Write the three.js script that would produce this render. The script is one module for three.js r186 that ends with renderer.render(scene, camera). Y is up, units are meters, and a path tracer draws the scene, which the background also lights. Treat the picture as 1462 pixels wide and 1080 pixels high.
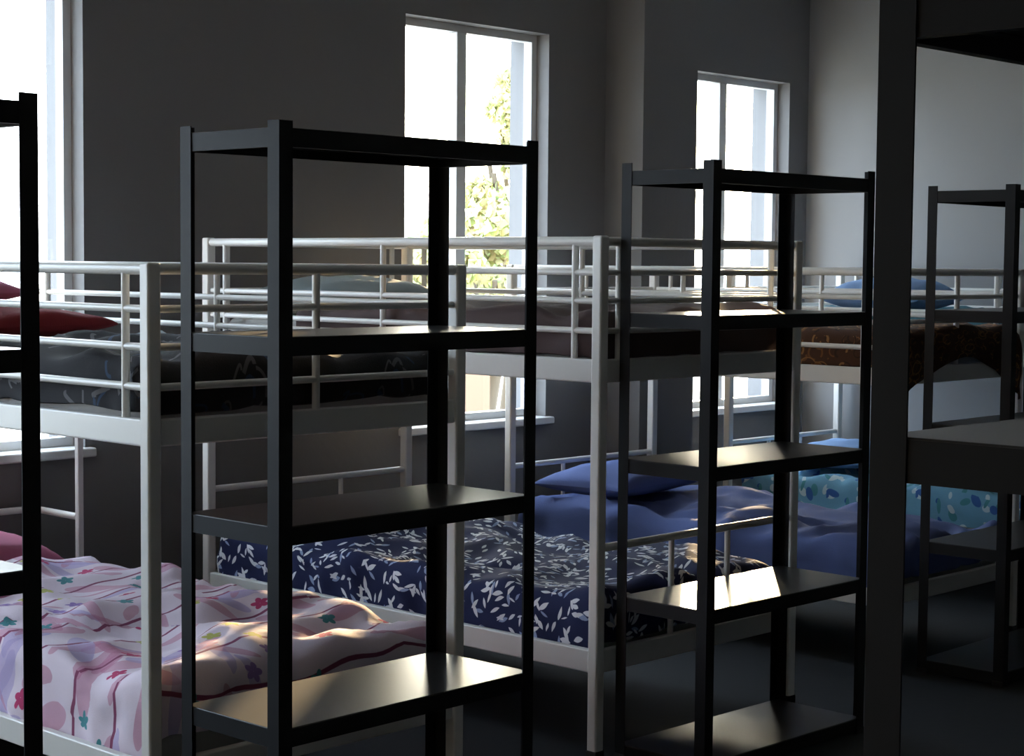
import * as THREE from 'three';
import { RoundedBoxGeometry } from 'three/addons/geometries/RoundedBoxGeometry.js';
import { ImprovedNoise } from 'three/addons/math/ImprovedNoise.js';
import { mergeGeometries, mergeVertices } from 'three/addons/utils/BufferGeometryUtils.js';

// ---------------------------------------------------------------- camera, sky, sun, exposure
const scene = new THREE.Scene();
const camera = new THREE.PerspectiveCamera(2 * Math.atan(540 / 2562) * 180 / Math.PI, 1462 / 1080, 0.05, 400);
{
  const yaw = 0.8099, pitch = -0.06382, roll = 0.00899;
  const fw = new THREE.Vector3(Math.sin(yaw) * Math.cos(pitch), Math.sin(pitch), -Math.cos(yaw) * Math.cos(pitch));
  const r = new THREE.Vector3(Math.cos(yaw), 0, Math.sin(yaw)), u = new THREE.Vector3().crossVectors(r, fw);
  const up = u.clone().multiplyScalar(Math.cos(roll)).addScaledVector(r, -Math.sin(roll));
  camera.position.set(0, 1.5, 0);
  camera.up.copy(up);
  camera.lookAt(fw.clone().add(camera.position));
  camera.updateMatrixWorld();
}
{   // hazy evening sky: pale blue all round, warm and brighter towards the low sun
  const w = 512, h = 256, d = new Float32Array(w * h * 4), s = new THREE.Vector3(0.785, 0.149, -0.611).normalize(), v = new THREE.Vector3();
  for (let j = 0; j < h; j++) for (let i = 0; i < w; i++) {
    const el = ((j + 0.5) / h - 0.5) * Math.PI, az = ((i + 0.5) / w - 0.5) * 2 * Math.PI;
    v.set(Math.cos(el) * Math.cos(az), Math.sin(el), Math.cos(el) * Math.sin(az));
    const a = Math.acos(Math.max(-1, Math.min(1, v.dot(s)))) * 180 / Math.PI, wide = Math.exp(-((a / 24) ** 2)), near = Math.exp(-((a / 8) ** 2));
    d.set([6.3 + 11 * wide + 46 * near, 7.9 + 10 * wide + 37 * near, 9.7 + 7 * wide + 22 * near, 1], (j * w + i) * 4);
  }
  const t = new THREE.DataTexture(d, w, h, THREE.RGBAFormat, THREE.FloatType);
  t.mapping = THREE.EquirectangularReflectionMapping; t.magFilter = t.minFilter = THREE.LinearFilter; t.needsUpdate = true;
  scene.background = t;
}
const sun = new THREE.DirectionalLight(new THREE.Color().setRGB(1, 0.72, 0.38), 15);
sun.position.set(0.785 * 30 + 4, 0.149 * 30 + 1, -0.611 * 30 - 4);
sun.target.position.set(4, 1, -4);
sun.castShadow = true;
sun.shadow.radius = 2;
Object.assign(sun.shadow.camera, { left: -9, right: 9, top: 6, bottom: -6, near: 1, far: 60 });
sun.shadow.mapSize.set(2048, 2048);
scene.add(sun, sun.target);
const renderer = new THREE.WebGLRenderer({ antialias: true });
renderer.toneMapping = THREE.LinearToneMapping;
renderer.toneMappingExposure = 1.15;
renderer.shadowMap.enabled = true;

// ---------------------------------------------------------------- helpers
const used = {};
function numbered(name) { const n = used[name] = (used[name] ?? -1) + 1; return n ? name + '_' + String(n).padStart(3, '0') : name; }
let seed = 7;
const rnd = () => { seed = (seed * 1664525 + 1013904223) % 4294967296; return seed / 4294967296; };
const noise = new ImprovedNoise();
const N = (x, y, z) => noise.noise(x, y, z);
function mesh(name, geo, mat, parent) { const m = new THREE.Mesh(geo, mat); m.name = name; m.castShadow = m.receiveShadow = true; parent.add(m); return m; }
function tag(o, label, category, group) { o.userData.label = label; o.userData.category = category; if (group) o.userData.group = group; return o; }
function thing(name, label, category, pos = [0, 0, 0], group) { const g = new THREE.Group(); g.name = numbered(name); g.position.set(...pos); scene.add(g); return tag(g, label, category, group); }
function struct(name, geo, mat, parent = scene) { const m = mesh(name, geo, mat, parent); m.userData.kind = 'structure'; return m; }
function box(x0, x1, y0, y1, z0, z1, r = 0) {
  const w = Math.abs(x1 - x0), h = Math.abs(y1 - y0), d = Math.abs(z1 - z0);
  const g = r ? new RoundedBoxGeometry(w, h, d, 2, Math.min(r, w / 2.01, h / 2.01, d / 2.01)) : new THREE.BoxGeometry(w, h, d);
  return g.translate((x0 + x1) / 2, (y0 + y1) / 2, (z0 + z1) / 2);
}
function tubeBetween(a, b, r, seg = 10) {
  const A = new THREE.Vector3(...a), B = new THREE.Vector3(...b), d = B.clone().sub(A);
  const g = new THREE.CylinderGeometry(r, r, d.length(), seg, 1);
  g.applyQuaternion(new THREE.Quaternion().setFromUnitVectors(new THREE.Vector3(0, 1, 0), d.normalize()));
  return g.translate((A.x + B.x) / 2, (A.y + B.y) / 2, (A.z + B.z) / 2);
}
const lin = (r, g, b) => new THREE.Color().setRGB(r, g, b);
function std(color, roughness = 0.8, extra = {}) { return new THREE.MeshStandardMaterial({ color, roughness, ...extra }); }
function canvasTexture(w, h, draw, repeat) {
  const c = document.createElement('canvas'); c.width = w; c.height = h; draw(c.getContext('2d'), w, h);
  const t = new THREE.CanvasTexture(c); t.colorSpace = THREE.SRGBColorSpace; t.wrapS = t.wrapT = THREE.RepeatWrapping; t.magFilter = THREE.LinearFilter;
  if (repeat) t.repeat.set(...repeat);
  return t;
}
function grainTexture(lo, hi, size = 256, scale = 24, bytesColor) {   // grey noise for roughness or bump
  const d = new Uint8Array(size * size * 4);
  for (let j = 0; j < size; j++) for (let i = 0; i < size; i++) {
    const a = i / size * Math.PI * 2, b = j / size * Math.PI * 2, R = scale / 6.28;
    const n = 0.6 * N(Math.cos(a) * R + 9, Math.sin(a) * R + Math.cos(b) * R, Math.sin(b) * R) + 0.4 * (rnd() - 0.5);
    const v = Math.max(0, Math.min(255, 255 * (lo + (hi - lo) * (n * 0.8 + 0.5))));
    d.set([v, v, v, 255], (j * size + i) * 4);
  }
  const t = new THREE.DataTexture(d, size, size); t.wrapS = t.wrapT = THREE.RepeatWrapping; t.magFilter = THREE.LinearFilter; t.minFilter = THREE.LinearMipmapLinearFilter; t.generateMipmaps = true; t.needsUpdate = true;
  return t;
}
const weave = grainTexture(0.2, 0.9, 256, 60); weave.repeat.set(6, 6);
const wallGrain = grainTexture(0.2, 0.9, 256, 30); wallGrain.repeat.set(1, 1);

// ---------------------------------------------------------------- materials
const M = {
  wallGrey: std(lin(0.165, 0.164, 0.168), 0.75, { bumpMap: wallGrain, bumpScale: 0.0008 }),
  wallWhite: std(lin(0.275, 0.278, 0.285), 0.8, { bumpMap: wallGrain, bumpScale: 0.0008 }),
  ceiling: std(lin(0.8, 0.8, 0.79), 0.9),
  floor: std(lin(0.006, 0.0075, 0.0095), 0.8, { bumpMap: weave, bumpScale: 0.0006 }),
  frameWhite: std(lin(0.66, 0.67, 0.68), 0.4),
  glass: new THREE.MeshPhysicalMaterial({ color: 0xffffff, roughness: 0, transmission: 1, thickness: 0, ior: 1.45 }),
  rackMetal: new THREE.MeshPhysicalMaterial({ color: lin(0.011, 0.011, 0.0125), roughness: 0.55, specularIntensity: 0.4 }),
  rackShelf: std(lin(0.022, 0.021, 0.020), 0.31),
  bedWhite: std(lin(0.8, 0.79, 0.76), 0.3),
  slat: std(lin(0.45, 0.33, 0.2), 0.7),
  rubber: std(lin(0.02, 0.02, 0.02), 0.8),
  mattress: std(lin(0.42, 0.41, 0.40), 0.9, { bumpMap: weave, bumpScale: 0.0008 }),
};
M.glass.userData = {};

// ---------------------------------------------------------------- room shell
const WZ = -5.75, WT = 0.25, EX = 8.408, LX = -2.4, BZ = 2.7, CH = 3.15;
struct('floor', box(LX - 0.2, EX + 0.2, -0.15, 0, WZ - WT, BZ + 0.2), M.floor);
struct('ceiling', box(LX - 0.2, EX + 0.2, CH, CH + 0.2, WZ - WT, BZ + 0.2), M.ceiling);
struct('wall_right', box(EX, EX + 0.2, 0, CH, WZ - WT, BZ + 0.2), M.wallWhite);
struct('wall_left', box(LX - 0.2, LX, 0, CH, WZ - WT, BZ + 0.2), M.wallWhite);
struct('wall_back', box(LX, EX, 0, CH, BZ, BZ + 0.2), M.wallWhite);
const WIN = [   // x0, x1, sill, head
  { x0: 2.812, x1: 3.732, y0: 0.80, y1: 2.575 },
  { x0: 5.352, x1: 6.272, y0: 0.775, y1: 2.575 },
  { x0: 7.309, x1: 8.229, y0: 0.745, y1: 2.50 },
  { x0: 0.15, x1: 1.95, y0: 0.80, y1: 2.575 },
  { x0: -2.1, x1: -1.18, y0: 0.80, y1: 2.575 },
];
{
  const s = new THREE.Shape([[LX, 0], [EX, 0], [EX, CH], [LX, CH]].map((p) => new THREE.Vector2(...p)));
  for (const w of WIN) s.holes.push(new THREE.Path([[w.x0, w.y0], [w.x0, w.y1], [w.x1, w.y1], [w.x1, w.y0]].map((p) => new THREE.Vector2(...p))));
  const g = new THREE.ExtrudeGeometry(s, { depth: WT, bevelEnabled: false }); g.translate(0, 0, WZ - WT);
  struct('wall_window', g, M.wallGrey);
  struct('wall_pier', box(6.683, 7.10, 0, CH, WZ, -5.512), M.wallGrey);
  struct('baseboard_window', mergeGeometries([box(LX, 6.683, 0, 0.09, WZ, WZ + 0.015), box(7.10, EX, 0, 0.09, WZ, WZ + 0.015)]), M.frameWhite);
  struct('baseboard_right', box(EX - 0.015, EX, 0, 0.09, WZ + 0.015, BZ), M.frameWhite);
}
WIN.forEach((w, i) => {
  const g = new THREE.Group(); g.name = 'window_' + (i + 1); g.userData.kind = 'structure'; g.position.set(w.x0, w.y0, WZ - 0.13); scene.add(g);
  const W = w.x1 - w.x0, H = w.y1 - w.y0, f = 0.034, d = 0.05, mx = W * 0.45;
  mesh('frame', mergeGeometries([box(0, f, 0, H, 0, d), box(W - f, W, 0, H, 0, d), box(f, W - f, 0, f, 0, d), box(f, W - f, H - f, H, 0, d)]), M.frameWhite, g);
  mesh('mullion', box(mx - 0.03, mx + 0.03, f, H - f, 0, d + 0.01, 0.004), M.frameWhite, g);
  mesh('pane', box(f, mx - 0.03, f, H - f, 0.022, 0.026), M.glass, g);
  mesh('pane', box(mx + 0.03, W - f, f, H - f, 0.022, 0.026), M.glass, g);
  mesh('sill', box(-0.03, W + 0.03, -0.035, 0.0, 0.05, 0.165, 0.008), M.frameWhite, g);
});

// ---------------------------------------------------------------- outside
struct('ground_outside', box(-60, 90, -0.35, -0.25, -110, WZ - WT - 0.05), std(lin(0.50, 0.47, 0.40), 0.95));
const leafMat = std(lin(0.5, 0.46, 0.24), 0.8);
leafMat.side = THREE.DoubleSide;
const barkMat = std(lin(0.12, 0.09, 0.06), 0.95);
function tree(label, x, z, h, crownR, trunkH, count) {
  const t = thing('garden_tree', label, 'tree', [x, -0.25, z], 'trees outside the windows');
  const tg = [tubeBetween([0, 0, 0], [0.1, trunkH, 0.05], 0.09, 8)];
  for (let k = 0; k < 6; k++) { const a = k * 1.05; tg.push(tubeBetween([0.1, trunkH * (0.75 + 0.04 * k), 0.05], [Math.cos(a) * crownR * 0.6, h * (0.5 + 0.05 * k), Math.sin(a) * crownR * 0.6], 0.03, 6)); }
  mesh('trunk', mergeGeometries(tg), barkMat, t);
  const leaf = new THREE.PlaneGeometry(0.11, 0.06, 2, 1); { const p = leaf.attributes.position; for (let i = 0; i < p.count; i++) p.setZ(i, Math.abs(p.getX(i)) * 0.3); leaf.computeVertexNormals(); }
  const im = new THREE.InstancedMesh(leaf, leafMat, count); im.name = 'foliage'; im.userData.kind = 'stuff';
  const m = new THREE.Matrix4(), q = new THREE.Quaternion(), e = new THREE.Euler(), c = new THREE.Color();
  const blobs = []; for (let k = 0; k < 9; k++) blobs.push([(rnd() - 0.5) * crownR * 1.4, trunkH + (h - trunkH) * (0.08 + 0.8 * k / 8), (rnd() - 0.5) * crownR * 1.4, crownR * (0.35 + 0.3 * rnd())]);
  for (let i = 0; i < count; i++) {
    const b = blobs[i % 9], a = rnd() * 6.283, u = rnd() * 2 - 1, r = b[3] * Math.cbrt(0.25 + 0.75 * rnd()), s = Math.sqrt(1 - u * u);
    e.set(rnd() * 6, rnd() * 6, rnd() * 6); q.setFromEuler(e);
    m.compose(new THREE.Vector3(b[0] + r * s * Math.cos(a), b[1] + r * u * 0.8, b[2] + r * s * Math.sin(a)), q, new THREE.Vector3(1, 1, 1).multiplyScalar(0.7 + 0.7 * rnd()));
    im.setMatrixAt(i, m); im.setColorAt(i, c.setRGB(0.8 + 0.3 * rnd(), 0.85 + 0.25 * rnd(), 0.7 + 0.3 * rnd()));
  }
  t.add(im); return t;
}
tree('tall narrow yellow-green tree beside the right edge of the middle window', 15.25, -14.6, 4.3, 0.42, 0.9, 3000);
tree('low rounded yellow-green tree behind the middle window mullion', 14.4, -14.1, 2.6, 0.5, 0.7, 2600);
tree('small leafy tree behind the left pane of the middle window', 13.0, -13.6, 2.25, 0.5, 0.6, 2400);
tree('rounded leafy tree outside the window next to the pier', 20.3, -13.2, 2.9, 0.8, 0.9, 1500);
{
  const w = thing('garden_wall', 'peach rendered garden wall with a pale coping beyond the middle window', 'wall', [13.1, -0.25, -12.9]);
  mesh('wall_body', box(-1.8, 0, 0, 1.15, -0.12, 0.12, 0.01), std(lin(0.25, 0.145, 0.09), 0.9), w);
  mesh('coping', box(-1.84, 0.04, 1.15, 1.22, -0.16, 0.16, 0.015), std(lin(0.7, 0.66, 0.6), 0.85), w);
}

// ---------------------------------------------------------------- shelving racks
const RW = 0.82, RD = 0.345, FL = 0.038, TH = 0.0025, BH = 0.036;
function anglePost(sx, sz, h) {   // L profile with its outer corner at the origin, flanges towards +sx, +sz
  return mergeGeometries([box(0, sx * FL, 0.004, h, 0, sz * TH), box(0, sx * TH, 0.004, h, sz * TH, sz * FL)]);
}
function beamGeo(L) {   // along +x from 0 to L, outer face at z = 0, body towards +z: face, top lip that carries the shelf, bottom return
  return mergeGeometries([box(0, L, -BH, 0.004, 0, 0.002), box(0, L, -0.014, -0.012, 0.002, 0.02), box(0, L, -BH, -BH + 0.002, 0.002, 0.014)]);
}
const longBeam = beamGeo(RW - 2 * TH), shortBeam = beamGeo(RD - 2 * TH);
const shelfGeo = box(TH + 0.003, RW - TH - 0.003, -0.008, 0.006, TH + 0.003, RD - TH - 0.003, 0.002);
function rack(label, x, z, turn, levels, top) {
  const t = thing('shelving_rack', label, 'shelving rack', [x, 0, z], 'black metal shelving racks');
  t.rotation.y = turn;
  for (const [px, pz, sx, sz] of [[0, 0, 1, 1], [RW, 0, -1, 1], [0, RD, 1, -1], [RW, RD, -1, -1]]) {
    const p = mesh('post', anglePost(sx, sz, top), M.rackMetal, t); p.position.set(px, 0, pz);
    const f = mesh('foot_cap', box(-0.002 * sx, sx * (FL + 0.002), 0, 0.02, -0.002 * sz, sz * (FL + 0.002), 0.002), M.rubber, p);
    f.position.set(0, 0, 0);
  }
  for (const y of levels) {
    let b = mesh('beam', longBeam, M.rackMetal, t); b.position.set(TH, y, TH);
    b = mesh('beam', longBeam, M.rackMetal, t); b.position.set(RW - TH, y, RD - TH); b.rotation.y = Math.PI;
    b = mesh('beam', shortBeam, M.rackMetal, t); b.position.set(TH, y, RD - TH); b.rotation.y = Math.PI / 2;
    b = mesh('beam', shortBeam, M.rackMetal, t); b.position.set(RW - TH, y, TH); b.rotation.y = -Math.PI / 2;
    const s = mesh('shelf', shelfGeo, M.rackShelf, t); s.position.set(0, y, 0);
  }
  return t;
}
rack('black metal shelving rack in front of the window beside the red blanket', 0.958, -3.231, 0, [1.779, 1.330, 0.925, 0.486, 0.043], 1.80);
rack('black metal shelving rack in front of the pink floral bunk', 2.423, -3.344, 0.013, [1.780, 1.332, 0.921, 0.477, 0.043], 1.80);
rack('black metal shelving rack in front of the navy leaf-pattern bunk', 4.108, -3.467, -0.018, [1.771, 1.350, 0.912, 0.495, 0.043], 1.80);
rack('black metal shelving rack in front of the blue bunk with the brown blanket', 5.802, -3.438, 0.015, [1.771, 1.339, 0.921, 0.485, 0.043], 1.795);
rack('large black shelving rack standing apart from the row by the beds', 1.425, -0.899, 0, [1.742, 1.339, 0.921, 0.486, 0.043], 1.78);

// ---------------------------------------------------------------- bunk beds
const P = 0.038;   // post size
function bunk(label, x0, x1, zh, zf, k) {   // x0..x1 outer width, zh head, zf foot (outer)
  const t = thing('bunk_bed', label, 'bunk bed', [x0, 0, zh], 'white metal bunk beds');
  const W = x1 - x0, L = zf - zh, m = M.bedWhite;
  for (const [px, pz] of [[0, 0], [W - P, 0], [0, L - P], [W - P, L - P]]) {
    const p = mesh('post', box(px, px + P, 0.012, k.top, pz, pz + P, 0.007), m, t);
    mesh('foot_cap', box(px - 0.002, px + P + 0.002, 0, 0.03, pz - 0.002, pz + P + 0.002, 0.004), M.rubber, p);
  }
  for (const [y0, y1] of [k.upper, k.lower]) {
    for (const x of [0.006, W - 0.032]) mesh('side_rail', box(x, x + 0.026, y0, y1, P, L - P, 0.005), m, t);
    for (const z of [0.006, L - 0.032]) mesh('end_rail', box(P, W - P, y0, y1, z, z + 0.026, 0.005), m, t);
    for (let i = 0; i < 9; i++) { const z = 0.12 + (L - 0.24) * i / 8; mesh('slat', box(0.032, W - 0.032, y0 + 0.004, y0 + 0.016, z - 0.03, z + 0.03), M.slat, t); }
  }
  const rr = 0.0125;
  k.rails.forEach((y, i) => {
    const r = i ? 0.0095 : rr + 0.002;
    for (const x of [P / 2, W - P / 2]) mesh('guard_rail', tubeBetween([x, y, P], [x, y, L - P], r), m, t);
    for (const z of [P / 2, L - P / 2]) mesh('end_bar', tubeBetween([P, y, z], [W - P, y, z], r), m, t);
  });
  if (k.stub) {   // short side guard of the lower bunk at the head
    mesh('guard_upright', box(W - 0.03, W - 0.008, k.lower[1], k.upper[0], k.stub, k.stub + 0.024, 0.004), m, t);
    mesh('guard_rail', tubeBetween([W - P / 2, k.mid, P], [W - P / 2, k.mid, k.stub], 0.0125), m, t);
  }
  const yT = k.rails[0], yB = k.upper[1];
  for (const x of [P / 2, W - P / 2]) for (const z of [0.12, L * 0.5, L - 0.12]) mesh('guard_upright', tubeBetween([x, yB, z], [x, yT, z], 0.0105), m, t);
  for (const z of [P / 2, L - P / 2]) for (const x of k.endUprights) mesh('end_upright', tubeBetween([x * W, yB, z], [x * W, yT, z], 0.0105), m, t);
  for (const z of k.midFoot ? [P / 2, L - P / 2] : [P / 2]) {
    mesh('end_bar', tubeBetween([P, k.mid, z], [W - P, k.mid, z], rr), m, t);
    for (const x of [0.36, 0.64]) mesh('end_upright', tubeBetween([x * W, k.lower[1], z], [x * W, k.mid, z], 0.0095), m, t);
  }
  return t;
}
const shortType = { top: 1.495, upper: [1.06, 1.125], lower: [0.235, 0.30], rails: [1.48, 1.385, 1.295, 1.20], mid: 0.60, endUprights: [0.5] };
const tallType = { top: 1.585, upper: [1.145, 1.215], lower: [0.265, 0.335], rails: [1.568, 1.475, 1.39, 1.30], mid: 0.645, midFoot: true, endUprights: [0.1, 0.9] };
const B1 = [2.444, 3.494, -5.705, -3.50], B2 = [4.04, 5.085, -5.445, -3.485], B3 = [5.715, 6.745, -5.485, -3.535], B4 = [7.32, 8.35, -5.485, -3.535];
bunk('white metal bunk bed with the pink floral duvet on its lower bunk', ...B1, { ...shortType, stub: 0.30 });
bunk('white metal bunk bed with the navy leaf-pattern duvet on its lower bunk', ...B2, tallType);
bunk('white metal bunk bed with the blue bedding and brown blanket', ...B3, shortType);
bunk('white metal bunk bed standing against the pale end wall', ...B4, shortType);

// ---------------------------------------------------------------- bedding
function closeGrid(nu, nv, top, bot, uvs) {
  const pos = [], uv = [], idx = [], id = (l, i, j) => l * (nu + 1) * (nv + 1) + j * (nu + 1) + i;
  for (const L of [top, bot]) for (let j = 0; j <= nv; j++) for (let i = 0; i <= nu; i++) { pos.push(...L(i, j)); uv.push(...uvs(i, j)); }
  for (let j = 0; j < nv; j++) for (let i = 0; i < nu; i++) {
    idx.push(id(0, i, j), id(0, i, j + 1), id(0, i + 1, j), id(0, i + 1, j), id(0, i, j + 1), id(0, i + 1, j + 1));
    idx.push(id(1, i, j), id(1, i + 1, j), id(1, i, j + 1), id(1, i + 1, j), id(1, i + 1, j + 1), id(1, i, j + 1));
  }
  for (let i = 0; i < nu; i++) { idx.push(id(0, i, 0), id(0, i + 1, 0), id(1, i, 0), id(0, i + 1, 0), id(1, i + 1, 0), id(1, i, 0)); idx.push(id(0, i, nv), id(1, i, nv), id(0, i + 1, nv), id(0, i + 1, nv), id(1, i, nv), id(1, i + 1, nv)); }
  for (let j = 0; j < nv; j++) { idx.push(id(0, 0, j), id(1, 0, j), id(0, 0, j + 1), id(0, 0, j + 1), id(1, 0, j), id(1, 0, j + 1)); idx.push(id(0, nu, j), id(0, nu, j + 1), id(1, nu, j), id(0, nu, j + 1), id(1, nu, j + 1), id(1, nu, j)); }
  const g = new THREE.BufferGeometry();
  g.setAttribute('position', new THREE.Float32BufferAttribute(pos, 3)); g.setAttribute('uv', new THREE.Float32BufferAttribute(uv, 2)); g.setIndex(idx); g.computeVertexNormals();
  return g;
}
// a cloth laid over x 0..W, z 0..L (top at y = 0), hanging down by drop = [x-, x+, z-, z+]; bulge and folds from noise
function drape(W, L, drop, o = {}) {
  const { amp = 0.02, fold = 0.012, thick = 0.03, sd = 0, r = 0.04, hem = () => 1, step = 0.025, freq = 1, base = -1 } = o;
  const wrap = (s, size, d0, d1) => {   // arc length to [coordinate, drop]
    const q = Math.PI / 2 * r;
    if (s < r && d0 > 0) { const a = r - s; if (a < q) return [r - r * Math.sin(a / r), r - r * Math.cos(a / r)]; return [0, r + (a - q)]; }
    if (s > size - r && d1 > 0) { const a = s - size + r; if (a < q) return [size - r + r * Math.sin(a / r), r - r * Math.cos(a / r)]; return [size, r + (a - q)]; }
    return [s, 0];
  };
  const s0 = -drop[0], s1 = W + drop[1], t0 = -drop[2], t1 = L + drop[3];
  const nu = Math.ceil((s1 - s0) / step), nv = Math.ceil((t1 - t0) / step);
  const P0 = (i, j) => {
    let s = s0 + (s1 - s0) * i / nu, t = t0 + (t1 - t0) * j / nv;
    if (s < 0) s *= hem(t, 0); if (s > W) s = W + (s - W) * hem(t, 1); if (t < 0) t *= hem(s, 2); if (t > L) t = L + (t - L) * hem(s, 3);
    const [x, dx] = wrap(s, W, drop[0], drop[1]), [z, dz] = wrap(t, L, drop[2], drop[3]);
    const big = amp * (N(s * 2.3 * freq + sd, t * 2.3 * freq, sd) + 0.55 * N(s * 5 * freq, t * 5 * freq + sd, 3 + sd)), w = N(s * 3 + sd, t * 3, 7.7);
    const crease = fold * (1 - Math.abs(N((s * 4 + t * 2.2) * freq + w, (t * 3 - s * 1.5) * freq, sd + 5)) * 3.2) * 0.6;
    const edge = Math.min(1, Math.min(s - s0, s1 - s, t - t0, t1 - t) / 0.05 * 0.7 + 0.3);
    let y = -Math.max(dx, dz) - 0.25 * Math.min(dx, dz) + (big + crease) * edge;
    if (!dx && !dz) y = Math.max(y, base + 0.008);
    let X = x, Z = z;
    const wave = fold * 1.2 * N(t * 9 + sd, s * 9, 2.2);
    if (dx > 0) X += (s < W / 2 ? -1 : 1) * (Math.max(0, wave) + (big > 0 ? big * 0.3 : 0)) * Math.min(1, dx / 0.08);
    if (dz > 0) Z += (t < L / 2 ? -1 : 1) * (Math.max(0, wave) + (big > 0 ? big * 0.3 : 0)) * Math.min(1, dz / 0.08);
    return [X, y, Z];
  };
  const inner = (i, j) => { const p = P0(i, j); const e = 0.004, cx = Math.min(W - e, Math.max(e, p[0])), cz = Math.min(L - e, Math.max(e, p[2])), flat = p[0] > 0.06 && p[0] < W - 0.06 && p[2] < L - 0.06; return [drop[0] + drop[1] ? cx : p[0], flat ? Math.max(p[1] - thick, base) : p[1] - e, drop[2] + drop[3] ? cz : p[2]]; };
  return closeGrid(nu, nv, P0, inner, (i, j) => [s0 + (s1 - s0) * i / nu, t0 + (t1 - t0) * j / nv]);
}
function pillowGeo(w, h, d, sd) {   // w along x, h thick, d along z; centred, resting at y = 0
  const n = 22, c = (k) => -Math.cos(Math.PI * k / n);
  const f = (i, j, s) => {
    const u = c(i), v = c(j), pin = 1 - 0.10 * (1 - Math.abs(u)) * 0 - 0.07 * (u * u) * (1 - v * v) - 0.07 * (v * v) * (1 - u * u);
    const t = Math.pow(Math.max(0, (1 - u * u) * (1 - v * v)), 0.36);
    const wr = 0.012 * N(u * 2.4 + sd, v * 2.4, sd) * t * 1.5;
    return [u * w / 2 * pin, h * 0.42 + (s > 0 ? h * 0.58 : -h * 0.42) * t + (s > 0 ? wr : 0), v * d / 2 * pin];
  };
  return mergeVertices(closeGrid(n, n, (i, j) => f(i, j, 1), (i, j) => f(i, j, -1), (i, j) => [(c(i) * 0.5 + 0.5) * w, (c(j) * 0.5 + 0.5) * d]), 1e-5);
}
const cloth = (color, map) => { const m = std(map ? 0xffffff : color, 0.92, { bumpMap: weave, bumpScale: 0.0008 }); if (map) m.map = map; return m; };
// prints (uv in metres, one tile = 1 / repeat metres)
const rgb = (r, g, b) => `rgb(${r | 0},${g | 0},${b | 0})`;
const leafPrint = canvasTexture(1024, 1024, (g, w, h) => {
  g.fillStyle = rgb(20, 30, 74); g.fillRect(0, 0, w, h);
  for (let k = 0; k < 520; k++) {
    const x = rnd() * w, y = rnd() * h, a = rnd() * 6.28, s = 18 + rnd() * 14, tone = rnd();
    g.fillStyle = tone < 0.75 ? rgb(228, 230, 236) : rgb(150, 165, 200);
    for (const ox of [-w, 0, w]) for (const oy of [-h, 0, h]) {
      if (x + ox < -60 || x + ox > w + 60 || y + oy < -60 || y + oy > h + 60) continue;
      g.save(); g.translate(x + ox, y + oy); g.rotate(a); g.beginPath(); g.moveTo(-s, 0); g.quadraticCurveTo(0, -s * 0.62, s, 0); g.quadraticCurveTo(0, s * 0.62, -s, 0); g.fill(); g.restore();
    }
  }
}, [1.25, 1.25]);
const floralPrint = canvasTexture(1024, 1024, (g, w, h) => {
  g.fillStyle = rgb(232, 218, 232); g.fillRect(0, 0, w, h);
  const blot = (x, y, rx, ry, a, c) => { g.fillStyle = c; for (const ox of [-w, 0, w]) for (const oy of [-h, 0, h]) { g.save(); g.translate(x + ox, y + oy); g.rotate(a); g.beginPath(); g.ellipse(0, 0, rx, ry, 0, 0, 6.3); g.fill(); g.restore(); } };
  for (let k = 0; k < 40; k++) blot(rnd() * w, rnd() * h, 70 + rnd() * 90, 16 + rnd() * 24, rnd() * 3, rnd() < 0.55 ? 'rgba(190,118,150,0.5)' : 'rgba(178,164,212,0.6)');
  g.strokeStyle = rgb(140, 70, 105); g.lineWidth = 13;
  for (let k = 0; k < 5; k++) { const y = h * (k + 0.4) / 5; g.beginPath(); g.moveTo(-20, y); g.bezierCurveTo(w * 0.3, y - 70, w * 0.6, y + 70, w + 20, y); g.stroke(); }
  for (let k = 0; k < 22; k++) {
    const x = rnd() * w, y = rnd() * h, c = [rgb(190, 60, 110), rgb(70, 140, 150), rgb(190, 190, 100), rgb(150, 120, 190)][k % 4];
    for (let p = 0; p < 5; p++) blot(x + Math.cos(p * 1.257) * 16, y + Math.sin(p * 1.257) * 16, 15, 10, p * 1.257, c);
  }
}, [1.1, 1.1]);
const monoPrint = canvasTexture(512, 512, (g, w, h) => {
  g.fillStyle = rgb(28, 28, 34); g.fillRect(0, 0, w, h);
  for (let k = 0; k < 34; k++) { g.strokeStyle = k % 3 ? rgb(96, 94, 98) : rgb(40, 60, 88); g.lineWidth = 4 + rnd() * 8; const x = rnd() * w, y = rnd() * h; g.beginPath(); g.moveTo(x, y); g.quadraticCurveTo(x + (rnd() - 0.5) * 90, y + 60 * rnd(), x + (rnd() - 0.5) * 130, y + (rnd() - 0.5) * 130); g.stroke(); }
}, [2, 2]);
const brownPrint = canvasTexture(512, 512, (g, w, h) => {
  g.fillStyle = rgb(72, 42, 22); g.fillRect(0, 0, w, h);
  for (let k = 0; k < 90; k++) { g.strokeStyle = [rgb(120, 78, 38), rgb(150, 108, 62), rgb(50, 26, 12)][k % 3]; g.lineWidth = 5 + rnd() * 9; const x = rnd() * w, y = rnd() * h; g.beginPath(); g.arc(x, y, 12 + rnd() * 34, rnd() * 6, rnd() * 6 + 2.4); g.stroke(); }
}, [2.6, 2.6]);
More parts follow.
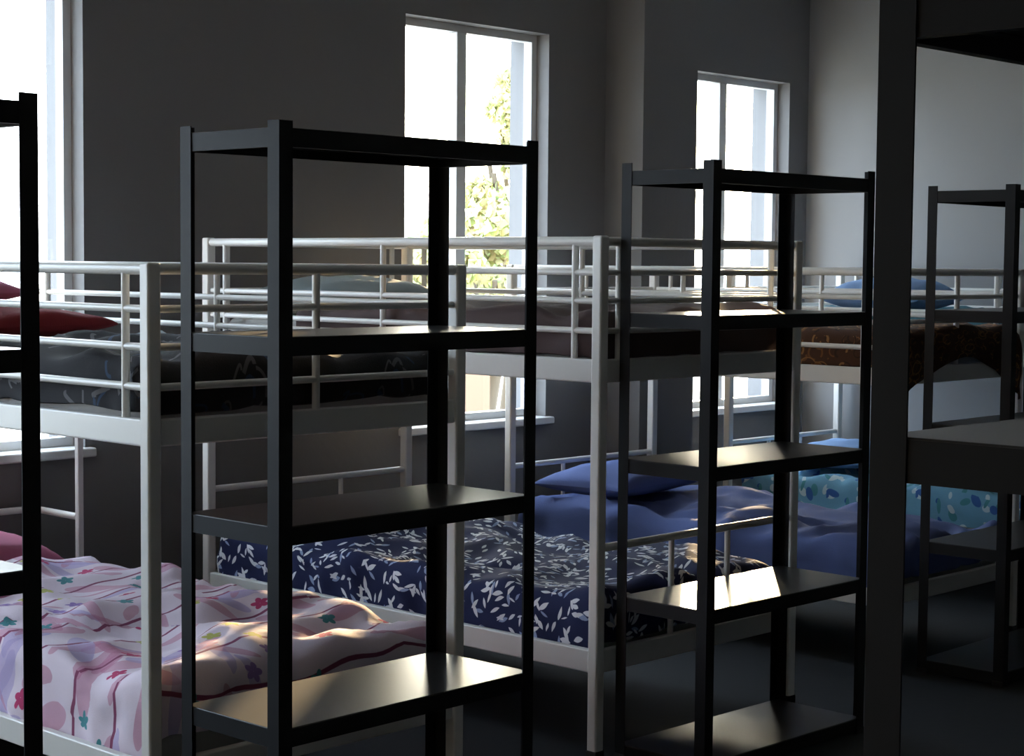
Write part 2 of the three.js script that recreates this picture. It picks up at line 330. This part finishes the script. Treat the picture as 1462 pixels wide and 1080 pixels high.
const aquaPrint = canvasTexture(512, 512, (g, w, h) => {
  g.fillStyle = rgb(120, 176, 205); g.fillRect(0, 0, w, h);
  for (let k = 0; k < 70; k++) { g.fillStyle = [rgb(205, 225, 230), rgb(60, 105, 175), rgb(80, 150, 160)][k % 3]; g.beginPath(); g.ellipse(rnd() * w, rnd() * h, 10 + rnd() * 30, 8 + rnd() * 14, rnd() * 3, 0, 6.3); g.fill(); }
}, [2, 2]);
const C = {
  leaf: cloth(0, leafPrint), floral: cloth(0, floralPrint), mono: cloth(0, monoPrint), brown: cloth(0, brownPrint), aqua: cloth(0, aquaPrint),
  blue: cloth(lin(0.105, 0.15, 0.36)), plum: cloth(lin(0.075, 0.048, 0.048)), red: cloth(lin(0.22, 0.012, 0.02)), pink: cloth(lin(0.55, 0.17, 0.28)),
  teal: cloth(lin(0.05, 0.15, 0.19)), grey: cloth(lin(0.30, 0.36, 0.38)), charcoal: cloth(lin(0.025, 0.022, 0.022)), sky: cloth(lin(0.22, 0.36, 0.62)), white: cloth(lin(0.6, 0.6, 0.6)),
};
function mattress(label, B, y, h = 0.13) {
  const W = B[1] - B[0] - 0.11, L = B[3] - B[2] - 0.12;
  return tag(mesh(numbered('mattress'), box(B[0] + 0.055, B[0] + 0.055 + W, y, y + h, B[2] + 0.06, B[2] + 0.06 + L, 0.04), M.mattress, scene), label, 'mattress', 'bunk mattresses');
}
function cover(name, label, cat, mat, x0, x1, z0, z1, yTop, drop, o) {
  const m = mesh(numbered(name), drape(x1 - x0, z1 - z0, drop, o), mat, scene); m.position.set(x0, yTop, z0); return tag(m, label, cat);
}
function pillow(label, mat, x, y, z, w, h, d, rot = [0, 0, 0], sd = 1) {
  const m = mesh(numbered('pillow'), pillowGeo(w, h, d, sd), mat, scene); m.position.set(x, y, z); m.rotation.set(...rot); return tag(m, label, 'pillow');
}
const slatTop = (k, which) => k[which][0] + 0.016;
// bunk one: pink floral below, dark duvets and a red blanket above
mattress('mattress under the pink floral duvet', B1, slatTop(shortType, 'lower'));
mattress('mattress of the upper bunk above the pink floral duvet', B1, slatTop(shortType, 'upper'));
cover('duvet', 'pink floral duvet spread over a lower bunk', 'duvet', C.floral, B1[0] + 0.04, B1[1] - 0.04, B1[2] + 0.45, B1[3] - 0.045, 0.485, [0.175, 0.15, 0, 0.12], { amp: 0.05, fold: 0.03, thick: 0.06, sd: 3.1, base: -0.10 });
pillow('pink pillow on the lower bunk with the floral duvet', C.pink, B1[0] + 0.5, 0.385, B1[2] + 0.3, 0.72, 0.22, 0.42, [0, 0.1, 0], 2);
cover('duvet', 'dark black and grey patterned duvet on the upper bunk above the pink one', 'duvet', C.mono, B1[0] + 0.04, B1[1] - 0.04, B1[2] + 1.15, B1[3] - 0.045, 1.265, [0.11, 0.1, 0, 0.11], { amp: 0.035, fold: 0.03, thick: 0.05, sd: 8.2, base: -0.055 });
cover('blanket', 'grey-teal blanket on the upper bunk beside the red blanket', 'blanket', C.grey, B1[0] + 0.04, B1[1] - 0.04, B1[2] + 0.2, B1[2] + 1.13, 1.24, [0.08, 0.08, 0, 0], { amp: 0.03, fold: 0.03, thick: 0.03, sd: 5.5, base: -0.03 });
pillow('folded dark red blanket lying on an upper bunk', C.red, B1[0] + 0.40, 1.255, B1[2] + 0.80, 0.6, 0.11, 0.5, [0, 0.2, 0], 4);
pillow('bright pink pillow on top of the red blanket', C.pink, B1[0] + 0.35, 1.35, B1[2] + 0.55, 0.5, 0.1, 0.35, [0, 0.3, 0], 6);
// bunk two
mattress('mattress under the navy leaf-pattern duvet', B2, slatTop(tallType, 'lower'));
mattress('mattress of the upper bunk above the leaf-pattern duvet', B2, slatTop(tallType, 'upper'));
cover('duvet', 'navy duvet printed with white leaves on a lower bunk', 'duvet', C.leaf, B2[0] + 0.04, B2[1] - 0.04, B2[2] + 0.06, B2[3] - 0.045, 0.485, [0.155, 0.14, 0, 0.12], { amp: 0.05, fold: 0.03, thick: 0.06, sd: 12.3, base: -0.07 });
pillow('navy leaf-print pillow at the head of the leaf-pattern bunk', C.leaf, B2[0] + 0.55, 0.50, B2[2] + 0.32, 0.7, 0.10, 0.44, [0, 0.05, 0], 3);
cover('blanket', 'dark plum-brown blanket on the tall bunk behind its guard rails', 'blanket', C.plum, B2[0] + 0.04, B2[1] - 0.04, B2[2] + 0.5, B2[3] - 0.045, 1.345, [0.11, 0.1, 0, 0.11], { amp: 0.03, fold: 0.025, thick: 0.04, sd: 20.2, base: -0.05 });
pillow('pale grey pillow at the head of the tall upper bunk', C.grey, B2[0] + 0.5, 1.295, B2[2] + 0.3, 0.7, 0.15, 0.42, [0.1, 0, 0], 9);
// bunk three
mattress('mattress under the blue duvet', B3, slatTop(shortType, 'lower'));
mattress('mattress under the brown patterned blanket', B3, slatTop(shortType, 'upper'));
cover('duvet', 'plain blue duvet on the lower bunk below the brown blanket', 'duvet', C.blue, B3[0] + 0.04, B3[1] - 0.04, B3[2] + 0.06, B3[3] - 0.045, 0.455, [0.16, 0.14, 0, 0.12], { amp: 0.045, fold: 0.035, thick: 0.06, sd: 31.7, base: -0.07 });
pillow('blue pillow at the head of the plain blue duvet', C.blue, B3[0] + 0.42, 0.478, B3[2] + 0.34, 0.74, 0.14, 0.46, [0, 0.12, 0], 11);
cover('blanket', 'brown patterned blanket hanging over the foot of an upper bunk', 'blanket', C.brown, B3[0] + 0.04, B3[1] - 0.04, B3[2] + 0.15, B3[3] + 0.004, 1.265, [0.12, 0.1, 0, 0.25], { amp: 0.02, fold: 0.015, thick: 0.012, sd: 41.2, base: -0.055, hem: (s, side) => side === 3 ? 0.42 + 0.58 * Math.min(1, Math.abs(s / 0.95 - 0.5) * 2.1) ** 1.6 : 1 });
// bunk four
mattress('mattress of the lower bunk against the end wall', B4, slatTop(shortType, 'lower'));
mattress('mattress of the upper bunk against the end wall', B4, slatTop(shortType, 'upper'));
cover('duvet', 'pale aqua patterned duvet on the lower bunk by the end wall', 'duvet', C.aqua, B4[0] + 0.04, B4[1] - 0.04, B4[2] + 0.1, B4[3] - 0.045, 0.455, [0.13, 0.05, 0, 0.12], { amp: 0.045, fold: 0.04, thick: 0.06, sd: 51.7, base: -0.07 });
pillow('light blue pillow on the lower bunk by the end wall', C.sky, B4[0] + 0.5, 0.478, B4[2] + 0.4, 0.7, 0.13, 0.46, [0.0, 0.3, 0], 15);
cover('blanket', 'teal blanket on the upper bunk by the end wall', 'blanket', C.teal, B4[0] + 0.04, B4[1] - 0.04, B4[2] + 0.15, B4[3] - 0.045, 1.265, [0.1, 0.05, 0, 0.12], { amp: 0.04, fold: 0.03, thick: 0.04, sd: 61.2, base: -0.055 });
pillow('sky blue pillow on the upper bunk by the end wall', C.sky, B4[0] + 0.45, 1.27, B4[2] + 0.7, 0.7, 0.18, 0.5, [0, 0.2, 0], 17);

renderer.render(scene, camera);
